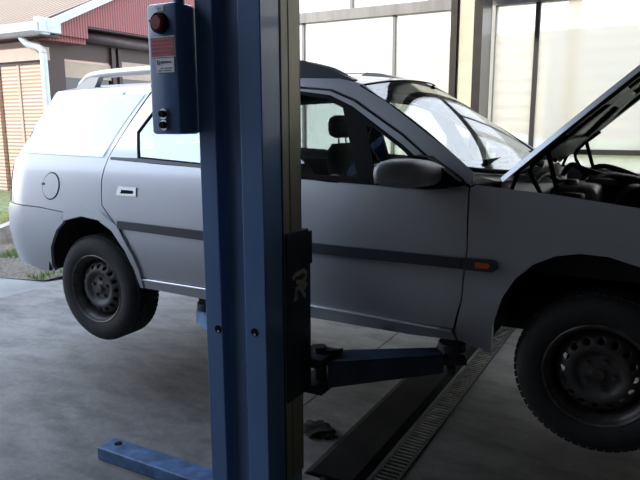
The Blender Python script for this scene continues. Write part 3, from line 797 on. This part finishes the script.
# arms
def arm(parent, p0, p1, w0_, w1_, h, m):
    p0, p1 = Vector(p0), Vector(p1); d = (p1 - p0).normalized(); n = Vector((-d.y, d.x, 0)).normalized()
    bm = bmesh.new(); vs = []
    for p, w, hh in ((p0, w0_, h), (p1, w1_, h * .72)):
        for sx, sz in ((-1, 0), (1, 0), (1, 1), (-1, 1)):
            vs.append(bm.verts.new(p + n * sx * w / 2 + Vector((0, 0, -hh / 2 + hh * sz + (h - hh) * .2))))
    bm.faces.new(vs[:4]); bm.faces.new(vs[4:])
    for j in range(4): bm.faces.new((vs[j], vs[(j + 1) % 4], vs[4 + (j + 1) % 4], vs[4 + j]))
    bmesh.ops.recalc_face_normals(bm, faces=bm.faces)
    bmesh.ops.bevel(bm, geom=bm.edges[:], offset=.006, segments=2, affect='EDGES')
    return auto_smooth(obj('lift_arm', bm, m, parent), 30)
a1 = arm(lift, (1.60, -.15, .495), (2.02, .10, .52), .15, .10, .115, 'armblue')
bm = bmesh.new(); box(bm, 1.50, 1.63, -.26, -.10, .42, .455, bev=.004); box(bm, 1.50, 1.63, -.26, -.10, .535, .575, bev=.004); cyl(bm, (1.575, -.17, .40), (1.575, -.17, .60), .028, .028, 20)
for k in range(7): box(bm, 1.60 + .008 * k, 1.605 + .008 * k, -.20 + .01 * k, -.17 + .01 * k, .56, .585)
obj('arm_pivot', bm, 'liftdark', a1)
bm = bmesh.new(); box(bm, 2.0, 2.12, .085, .145, .515, .545, Matrix.Rotation(math.radians(28), 3, 'Z'), bev=.004); cyl(bm, (2.06, .115, .545), (2.06, .115, .585), .03); cyl(bm, (2.06, .115, .580), (2.06, .115, .612), .062, .058, 24); cyl(bm, (2.06, .115, .47), (2.06, .115, .5), .02)
obj('lift_pad', bm, 'liftdark', a1, False)
a2 = arm(lift, (1.26, -.12, .50), (.72, .11, .53), .14, .10, .11, 'lightblue')
bm = bmesh.new(); cyl(bm, (.76, .10, .575), (.76, .10, .612), .06, .058, 24); cyl(bm, (.76, .10, .47), (.76, .10, .575), .026, .026, 16)
obj('lift_pad', bm, 'liftdark', a2)
# control box
bm = bmesh.new(); box(bm, 1.140, 1.277, -.645, -.535, 1.490, 1.940, bev=.012)
cb = auto_smooth(obj('control_box', bm, 'liftblue', lift), 40)
bm = bmesh.new(); cyl(bm, (1.235, -.58, 1.93), (1.235, -.58, 3.9), .013); cyl(bm, (1.235, -.58, 1.93), (1.235, -.58, 1.965), .022); obj('conduit', bm, 'footblue', cb, True)
FY = -.6455
bm = bmesh.new(); cyl(bm, (1.207, FY + .002, 1.872), (1.207, FY - .016, 1.872), .037, .034, 32); sw = auto_smooth(obj('rotary_switch', bm, 'trim', cb), 30)
bm = bmesh.new(); cyl(bm, (1.207, FY - .016, 1.872), (1.207, FY - .026, 1.872), .026, .022, 28); auto_smooth(obj('switch_knob', bm, 'switchred', sw), 30)
bm = bmesh.new(); box(bm, 1.180, 1.234, FY - .032, FY - .024, 1.867, 1.877, Matrix.Rotation(.25, 3, 'Y'), bev=.002); obj('switch_pointer', bm, 'switchred', sw)
bm = bmesh.new(); box(bm, 1.192, 1.224, FY - .0025, FY + .001, 1.913, 1.929); pl = obj('small_label', bm, 'white', cb)
glyph('label_print', [[(0, 0), (0, 1)], [(.5, 0), (.5, 1), (1, .5)], [(1.5, 0), (1.5, 1), (2, 1)], [(2.5, 0), (3, 1)]], 'Y', (1.200, FY - .003, 1.918), .005, .0012, 'ink', pl)
bm = bmesh.new(); box(bm, 1.156, 1.270, FY - .002, FY + .001, 1.757, 1.828); wp = obj('plate_border', bm, 'white', cb)
bm = bmesh.new(); box(bm, 1.160, 1.266, FY - .0035, FY, 1.761, 1.824); obj('red_plate', bm, 'platered', wp)
lines = []
random.seed(3)
for r in range(5):
    x = 0.
    while x < 9.0:
        w = random.uniform(.4, 1.3); lines.append([(x, r * 1.3), (x + w, r * 1.3)]); x += w + .6
glyph('plate_print', lines, 'Y', (1.158, FY - .0042, 1.708), .01, .003, 'plateink', wp) if False else None
M['plateink'] = mat('faded_red_print', (.62, .22, .24), .5, noise=.2, nscale=50)
glyph('plate_print', lines, 'Y', (1.164, FY - .0042, 1.766), .010, .0028, 'plateink', wp)
bm = bmesh.new(); box(bm, 1.178, 1.262, FY - .002, FY + .001, 1.705, 1.754); wl = obj('maker_label', bm, 'white', cb)
glyph('label_print', [[(0, 0), (0, 1), (.8, 0), (.8, 1)], [(-.2, .9), (.1, 1.15)], [(1.2, .45), (5., .45)], [(1.2, .75), (4.6, .75)], [(1., -.9), (2., -.9)], [(2.6, -.9), (5., -.9)], [(.2, -1.5), (1.4, -1.5)], [(2.2, -1.5), (4.6, -1.5)]], 'Y', (1.186, FY - .003, 1.732), .0135, .003, 'ink', wl)
for z, rr in ((1.562, .019), (1.523, .019)):
    bm = bmesh.new(); cyl(bm, (1.207, FY + .002, z), (1.207, FY - .010, z), rr, rr, 24); b = auto_smooth(obj('push_button', bm, 'chrome', cb), 30)
    bm = bmesh.new(); cyl(bm, (1.207, FY - .010, z), (1.207, FY - .022, z), rr * .65, rr * .6, 24); auto_smooth(obj('button_cap', bm, 'trim', b), 30)
# far lift post
lift2 = thing('car_lift', 'far post of the car lift rising behind the windscreen of the silver car', 'lift', (1.55, 2.15, 0))
fx = 1.405
bm = bmesh.new(); prism(bm, [(fx, 2.01), (fx, 2.26), (fx + .22, 2.26), (fx + .22, 2.01), (fx + .17, 2.01), (fx + .17, 2.025), (fx + .205, 2.025), (fx + .205, 2.245), (fx + .015, 2.245), (fx + .015, 2.025), (fx + .045, 2.025), (fx + .045, 2.01)], 2, .02, 3.9); obj('lift_post', bm, 'postdark', lift2)
M['postlining'] = mat('pale_post_lining', (.75, .72, .55), .6, noise=.12, nscale=5)
boxo('post_cover', fx + .047, fx + .160, 2.03, 2.04, .1, 3.9, 'postlining', lift2)
boxo('lifting_screw', fx + .160, fx + .172, 2.015, 2.03, .1, 3.9, 'darkwood', lift2)
boxo('lift_carriage', fx + .01, fx + .21, 1.94, 2.10, .44, 1.05, 'liftdark', lift2, bev=.004)
a3 = arm(lift2, (fx + .2, 1.90, .495), (2.04, 1.60, .52), .15, .10, .115, 'armblue')
bm = bmesh.new(); cyl(bm, (2.04, 1.59, .55), (2.04, 1.59, .612), .055, .055, 20); obj('lift_pad', bm, 'liftdark', a3)
a4 = arm(lift2, (fx + .05, 1.90, .50), (.80, 1.62, .53), .14, .10, .11, 'lightblue')
bm = bmesh.new(); cyl(bm, (.76, 1.60, .53), (.76, 1.60, .612), .055, .055, 20); obj('lift_pad', bm, 'liftdark', a4)
boxo('base_plate', fx - .06, fx + .35, 1.93, 2.32, 0, .02, 'liftdark', lift2)
# cable cover between the posts
bm = bmesh.new(); prism(bm, [(1.50, .0), (1.545, .028), (1.735, .028), (1.765, .0)], 1, -.20, 1.92)
tag(obj('cable_cover', bm, 'covermetal'), 'long dark steel cover plate on the floor running under the car from the blue post', 'cover plate')
# drain grate
dg = thing('drain_grate', 'narrow slotted steel drain grate in the floor beside the dark cover plate', 'grate', (1.85, .9, 0))
bm = bmesh.new(); box(bm, 1.785, 1.797, -.7, 2.6, .0, .008); box(bm, 1.885, 1.899, -.7, 2.6, .0, .010); obj('grate_frame', bm, 'steelgrate' if False else 'engine', dg)
bm = bmesh.new(); box(bm, 1.797, 1.885, -.7, 2.6, .0, .001); obj('grate_channel', bm, 'trim', dg)
bm = bmesh.new(); y = -.69
while y < 2.6: box(bm, 1.797, 1.885, y, y + .011, .001, .007); y += .030
obj('grate_bars', bm, 'alu', dg)
# dark rag
bm = bmesh.new(); bmesh.ops.create_icosphere(bm, subdivisions=4, radius=1.)
from mathutils import noise as mn
for v in bm.verts:
    p = v.co.copy(); k = .75 + .5 * mn.noise(p * 1.7 + Vector((3, 1, 2))) + .25 * mn.noise(p * 4.3)
    v.co = Vector((p.x * .115 * k, p.y * .085 * k, max(0, .022 + p.z * .034 * k)))
bmesh.ops.translate(bm, vec=(1.375, .15, 0), verts=bm.verts)
tag(obj('crumpled_rag', bm, 'rag', None, True), 'dark crumpled rag lying on the floor behind the foot of the near blue post', 'rag')

# ------------------------------------------------------------------ garage shell
def slab(name, x0, x1, y0, y1, z0, z1, m): return struct(boxo(name, x0, x1, y0, y1, z0, z1, m))
slab('floor', -2.32, 5.6, -3.45, 3.1, -.2, 0., 'concrete')
slab('ceiling', -1.35, 5.6, -3.45, 3.2, 5.0, 5.15, 'ceiling')
slab('wall_sunblock', -16, -1.8, -6.4, -6.2, 0, 5.2, 'sunblockwall')  # unseen wall added to keep the sun off the ground outside
slab('wall_front', -1.3, 5.6, -3.45, -3.3, 0, 5.0, 'garagewall')
slab('wall_right', 5.45, 5.6, -3.3, 3.1, 0, 5.0, 'garagewall')
slab('wall_back', -1.25, 5.45, 2.95, 3.1, 0, .55, 'garagewall')
slab('trim_1', -1.25, 5.45, 2.96, 3.06, 2.455, 2.545, 'frame')
slab('trim_2', 1.46, 5.45, 2.975, 3.045, 1.275, 1.315, 'framedark')
slab('trim_3', -1.32, -1.22, 2.94, 3.08, 0, 5.0, 'frame')
slab('trim_4', 1.30, 1.43, 2.95, 3.07, .55, 5.0, 'framedark')
slab('trim_5', 1.43, 1.475, 2.955, 3.065, .55, 2.455, 'framelight') if False else None
M['framelight'] = mat('light_frame', (.5, .48, .45), .5, noise=.1, nscale=10)
slab('trim_5', 1.43, 1.475, 2.955, 3.065, .55, 2.455, 'framelight')
slab('trim_6', 1.425, 5.45, 2.99, 3.04, 2.49, 2.53, 'framedark')
slab('trim_7', -1.25, 1.30, 2.97, 3.05, .55, .60, 'frame')
n = 1
for (x0, x1, z0, z1, bars) in ((-1.22, 1.30, .60, 2.455, (-.35, .583)), (-1.22, 1.30, 2.545, 5.0, (-.62, .163, .90)), (1.475, 5.45, 1.315, 2.455, (1.80, 3.0, 4.2)), (1.475, 5.45, .55, 1.275, (3.0, 4.2)), (1.425, 5.45, 2.545, 5.0, (3.0,))):
    bm = bmesh.new(); box(bm, x0, x1, 3.008, 3.012, z0, z1); w_ = struct(obj('window_%d' % n, bm, 'roomglass')); n += 1
    bm = bmesh.new()
    for b in bars:
        hw = .013 if b != 1.80 else .017
        box(bm, b - hw, b + hw, 2.985, 3.035, z0, z1)
    bo = obj('glazing_bar', bm, 'framedark' if x0 > 1.4 else 'frame', w_)
struct(boxo('trim_20', 1.155, 1.163, .1, 2.95, 0, .0015, 'darkjoint'))
struct(boxo('trim_21', -2.335, -2.32, -3.45, 3.1, -.1, -.006, 'darkjoint'))
# overlapping sheet joints in the panes on the right
struct(boxo('window_6', 2.02, 2.12, 3.016, 3.020, 1.315, 2.455, 'roomglass'))
# ceiling beams
for i, x in enumerate((-.9, .6, 2.1, 3.6)):
    struct(boxo('trim_%d' % (10 + i), x - .05, x + .05, -3.3, 2.95, 4.85, 5.0, 'framedark'))

# ------------------------------------------------------------------ outdoors
slab('ground', -30, -2.335, -12, 24, -.22, -.012, 'apron')
slab('ground_yard_strip', -2.335, 6, -6.2, -3.46, -.22, -.012, 'apron')
slab('ground_yard', -2.335, 12, 3.1, 24, -.22, -.012, 'yardgrass') if False else None
M['hedge'] = mat('hedge_leaves', (.42, .50, .25), .8, col2=(.26, .33, .13), nscale=14, bump=.8, bscale=20)
M['yardgrass'] = mat('yard_grass', (.36, .46, .20), .9, col2=(.30, .36, .16), nscale=4)
struct(slab('ground_yard', -2.335, 14, 3.1, 24, -.22, -.012, 'yardgrass'))
boards = boxo('board_fence', -1.0, 9.5, 6.9, 7.0, -.012, 2.75, 'fence')
tag(boards, 'high pale board fence in the yard behind the workshop windows', 'fence')
bm = bmesh.new(); bmesh.ops.create_grid(bm, x_segments=90, y_segments=16, size=1.)
for v in bm.verts:
    x = 1.6 + (v.co.x + 1) * 3.95; z = (v.co.y + 1) * .66
    v.co = Vector((x, 6.55 - .25 * mn.noise(Vector((x * 4, z * 4, 0))) + .2 * max(0, z - 1.1), z + (.10 * mn.noise(Vector((x * 3, 9, 0))) if z > 1 else 0)))
tag(obj('hedge', bm, 'hedge', None, True), 'low pale green hedge along the board fence outside the workshop windows', 'hedge')
# white rounded form outside, standing in for an unknown pale shape
bm = bmesh.new(); prism(bm, [(-.9, -.012), (-.9, 1.05), (-.6, 1.36), (.1, 1.46), (.9, 1.42), (1.6, 1.24), (2.0, .9), (2.05, -.012)], 1, 5.2, 6.3)
bmesh.ops.bevel(bm, geom=bm.edges[:], offset=.08, segments=3, affect='EDGES')
tag(auto_smooth(obj('white_shape', bm, 'whitepaint'), 40), 'white rounded shape in the yard outside the window behind the bonnet', 'unidentified')
# planted strip beside the apron
bm = bmesh.new()
V, F = cdt([(-2.36, 1.95), (-2.50, 1.58), (-3.05, 1.46), (-3.75, 1.40), (-5.2, 1.35), (-5.2, 5.3), (-2.36, 5.3)], [], .12)
vv = [bm.verts.new((p.x, p.y, -.006 + .035 * max(0, mn.noise(Vector((p.x * 3, p.y * 3, 0))) + .25))) for p in V]
for f in F: bm.faces.new([vv[i] for i in f])
bm.normal_update()
for f in bm.faces:
    if f.normal.z < 0: f.normal_flip()
struct(obj('ground_bed', bm, 'soil', None, True))
bm = bmesh.new(); random.seed(11)
for _ in range(2600):
    x = random.uniform(-4.2, -2.5); y = random.uniform(1.55, 2.6)
    if mn.noise(Vector((x * 2.2, y * 2.2, 4))) < .02: continue
    a = random.uniform(0, PI); h = random.uniform(.03, .09); w = .006
    dx, dy = math.cos(a) * w, math.sin(a) * w; lx, ly = random.uniform(-.03, .03), random.uniform(-.03, .03)
    v = [bm.verts.new((x - dx, y - dy, 0)), bm.verts.new((x + dx, y + dy, 0)), bm.verts.new((x + lx, y + ly, h))]
    bm.faces.new(v)
go = obj('grass', bm, 'blade'); tag(go, 'tufts of short grass and weeds on the soil strip outside', 'grass', kind='stuff')
# sloping concrete kerb wall
bm = bmesh.new(); prism(bm, [(1.9, -.02), (1.9, .02), (2.5, .13), (3.3, .42), (4.6, .42), (4.6, -.02)], 0, -5.15, -4.75)
bmesh.ops.rotate(bm, cent=(-4.9, 2.5, 0), matrix=Matrix.Rotation(math.radians(-38), 3, 'Z'), verts=bm.verts)
tag(obj('concrete_ramp_wall', bm, 'kerb'), 'low sloping weathered concrete kerb wall beyond the rear bumper', 'kerb')
bm = bmesh.new(); prism(bm, [(-5.6, 3.4), (-10, 3.4), (-10, 5.3), (-5.0, 5.3)], 2, -.01, .25); struct(obj('ground_lawn', bm, 'grass'))

# ------------------------------------------------------------------ the house next door
hs = thing('house', 'red and cream house with tiled roof, white gutter and slatted shutter', 'house', (-9, 8, 0))
bm = bmesh.new(); box(bm, -15, -7.45, 5.62, 12, -.01, 3.34); obj('house_wall', bm, 'housewall', hs)
boxo('roller_shutter', -8.55, -7.30, 5.52, 5.60, .15, 2.62, 'shutter', hs)
boxo('roller_shutter', -11.6, -8.70, 5.52, 5.60, .15, 2.62, 'shutter', hs)
boxo('shutter_rail', -8.06, -8.0, 5.50, 5.53, .15, 2.62, 'creampanel', hs)
boxo('shutter_box', -15, -7.26, 5.44, 5.62, 2.66, 2.92, 'shutterbox', hs) if False else None
M['shutterbox'] = mat('peach_fascia', (.50, .35, .28), .8, noise=.08, nscale=4)
boxo('shutter_box', -15, -7.26, 5.44, 5.62, 2.67, 2.90, 'shutterbox', hs)
boxo('shadow_strip', -15, -7.28, 5.50, 5.62, 2.61, 2.67, 'darkwood', hs)  # solid dark strip painting in the shadow line above the shutters
boxo('soffit', -15, -6.98, 5.20, 5.64, 3.04, 3.09, 'darkwood', hs)
# gutter
bm = bmesh.new(); prism(bm, [(5.08, 3.26), (5.10, 3.12), (5.20, 3.06), (5.34, 3.06), (5.38, 3.26)], 0, -15, -6.86); gt = obj('gutter', bm, 'gutter', hs)
boxo('gutter_end', -6.97, -6.83, 5.12, 5.56, 3.10, 3.34, 'gutter', gt)
# roof plane with tiles, sloping up away from the eave
bm = bmesh.new(); 
s0, s1 = (5.15, 3.26), (8.8, 3.26 + 3.65 * .45)
prism(bm, [(s0[0], s0[1]), (s1[0], s1[1]), (s1[0], s1[1] - .1), (s0[0], s0[1] - .1)], 0, -15, -6.9); obj('tiled_roof', bm, 'tiles', hs)
bm = bmesh.new(); prism(bm, [(s0[0] + .12, s0[1] + .02), (s1[0], s1[1] + .04), (s1[0], s1[1] - .10), (s0[0] + .12, s0[1] - .12)], 0, -6.92, -6.82); obj('verge_board', bm, 'gutter', hs)
for x in [ -6.98 - .30 * k for k in range(24)]:
    pass
# ribbed maroon gable
bm = bmesh.new(); prism(bm, [(5.35, 3.10), (5.35, 3.26), (8.75, 4.77), (12, 3.4), (12, 3.33), (6.28, 3.33), (6.28, 3.10)], 0, -7.1, -6.97); obj('gable_cladding', bm, 'maroon', hs)
boxo('corner_box', -7.45, -7.05, 5.45, 6.28, 3.0, 3.12, 'maroon', hs)
boxo('eave_soffit', -7.9, -7.0, 6.28, 12, 3.30, 3.33, 'beam', hs)
bm = bmesh.new(); cyl(bm, (-7.25, 6.3, 3.17), (-7.25, 8.1, 3.17), .11, .11, 24); cyl(bm, (-7.25, 8.2, 3.17), (-7.25, 12, 3.17), .11, .11, 24); obj('awning_roller', bm, 'beam', hs, True)
boxo('door_post', -7.46, -7.36, 5.60, 6.02, 0, 3.05, 'darkwood', hs)
boxo('door_post', -7.46, -7.36, 7.20, 7.30, 0, 3.05, 'darkwood', hs)
boxo('door_post', -7.46, -7.36, 7.38, 7.46, 0, 3.05, 'darkwood', hs)
boxo('upper_panel', -7.46, -7.42, 6.02, 12, 2.75, 3.30, 'darkwood', hs)
boxo('cream_band', -7.46, -7.41, 6.02, 7.20, 2.40, 2.70, 'creampanel', hs)
boxo('cream_band', -7.46, -7.41, 7.46, 12, 2.45, 2.80, 'creampanel', hs)
boxo('window_glass', -7.46, -7.43, 6.02, 7.20, .4, 2.40, 'darkglass', hs)
boxo('window_glass', -7.46, -7.43, 7.46, 12, .4, 2.45, 'darkglass', hs)
# downpipe with elbow
bm = bmesh.new(); tube(bm, smooth_curve([(-7.55, 5.26, 3.12), (-7.50, 5.27, 3.02), (-7.40, 5.32, 2.92), (-7.22, 5.40, 2.86), (-7.16, 5.41, 2.76), (-7.16, 5.41, 2.5), (-7.16, 5.41, 0.2)], 5), .062, 16); obj('downpipe', bm, 'pipe', hs, True)

# ------------------------------------------------------------------ light
w = bpy.data.worlds.new('sky'); scn.world = w; w.use_nodes = True; nt = w.node_tree; bg = nt.nodes['Background']
tc = nt.nodes.new('ShaderNodeTexCoord'); sx = nt.nodes.new('ShaderNodeSeparateXYZ'); rp = nt.nodes.new('ShaderNodeValToRGB')
rp.color_ramp.elements[0].position = .0; rp.color_ramp.elements[0].color = (.95, .96, 1., 1)
rp.color_ramp.elements[1].position = .8; rp.color_ramp.elements[1].color = (.55, .72, 1., 1)
link(nt, tc.outputs['Generated'], sx.inputs[0]); link(nt, sx.outputs['Z'], rp.inputs['Fac']); link(nt, rp.outputs['Color'], bg.inputs['Color'])
bg.inputs['Strength'].default_value = 3.6
sd = bpy.data.lights.new('sun', 'SUN'); sd.energy = 5.0; sd.angle = .01; sd.color = (1, .95, .86)
so = bpy.data.objects.new('sun', sd); COL.objects.link(so)
so.rotation_euler = Vector((-.50, -.75, .45)).to_track_quat('Z', 'Y').to_euler()
def portal(loc, rot, sx_, sy_):
    l = bpy.data.lights.new('portal', 'AREA'); l.shape = 'RECTANGLE'; l.size = sx_; l.size_y = sy_; l.cycles.is_portal = True
    o = bpy.data.objects.new('portal', l); COL.objects.link(o); o.location = loc; o.rotation_euler = rot
portal((-1.36, -.15, 2.5), (0, -PI / 2, 0), 5.0, 6.6)
portal((2.1, 3.9, 2.0), (-PI / 2, 0, 0), 6.8, 2.9)

# ------------------------------------------------------------------ camera
cam = bpy.data.cameras.new('camera'); co = bpy.data.objects.new('camera', cam); COL.objects.link(co)
yaw, pitch, roll, f = -.5054, .18508, -.00363, 625.97
fw = Vector((math.sin(yaw) * math.cos(pitch), math.cos(yaw) * math.cos(pitch), -math.sin(pitch)))
rt = Vector((math.cos(yaw), -math.sin(yaw), 0)); up = rt.cross(fw)
r2 = rt * math.cos(roll) + up * math.sin(roll); u2 = -rt * math.sin(roll) + up * math.cos(roll)
mw = Matrix.Identity(4)
for i in range(3): mw[i][0] = r2[i]; mw[i][1] = u2[i]; mw[i][2] = -fw[i]
mw.translation = (2.79775, -2.37745, 1.52888); co.matrix_world = mw
cam.sensor_width = 36; cam.lens = f / 640 * 36; cam.clip_start = .05; cam.clip_end = 200
scn.camera = co
scn.view_settings.view_transform = 'Standard'; scn.view_settings.look = 'None'; scn.view_settings.exposure = 0.0
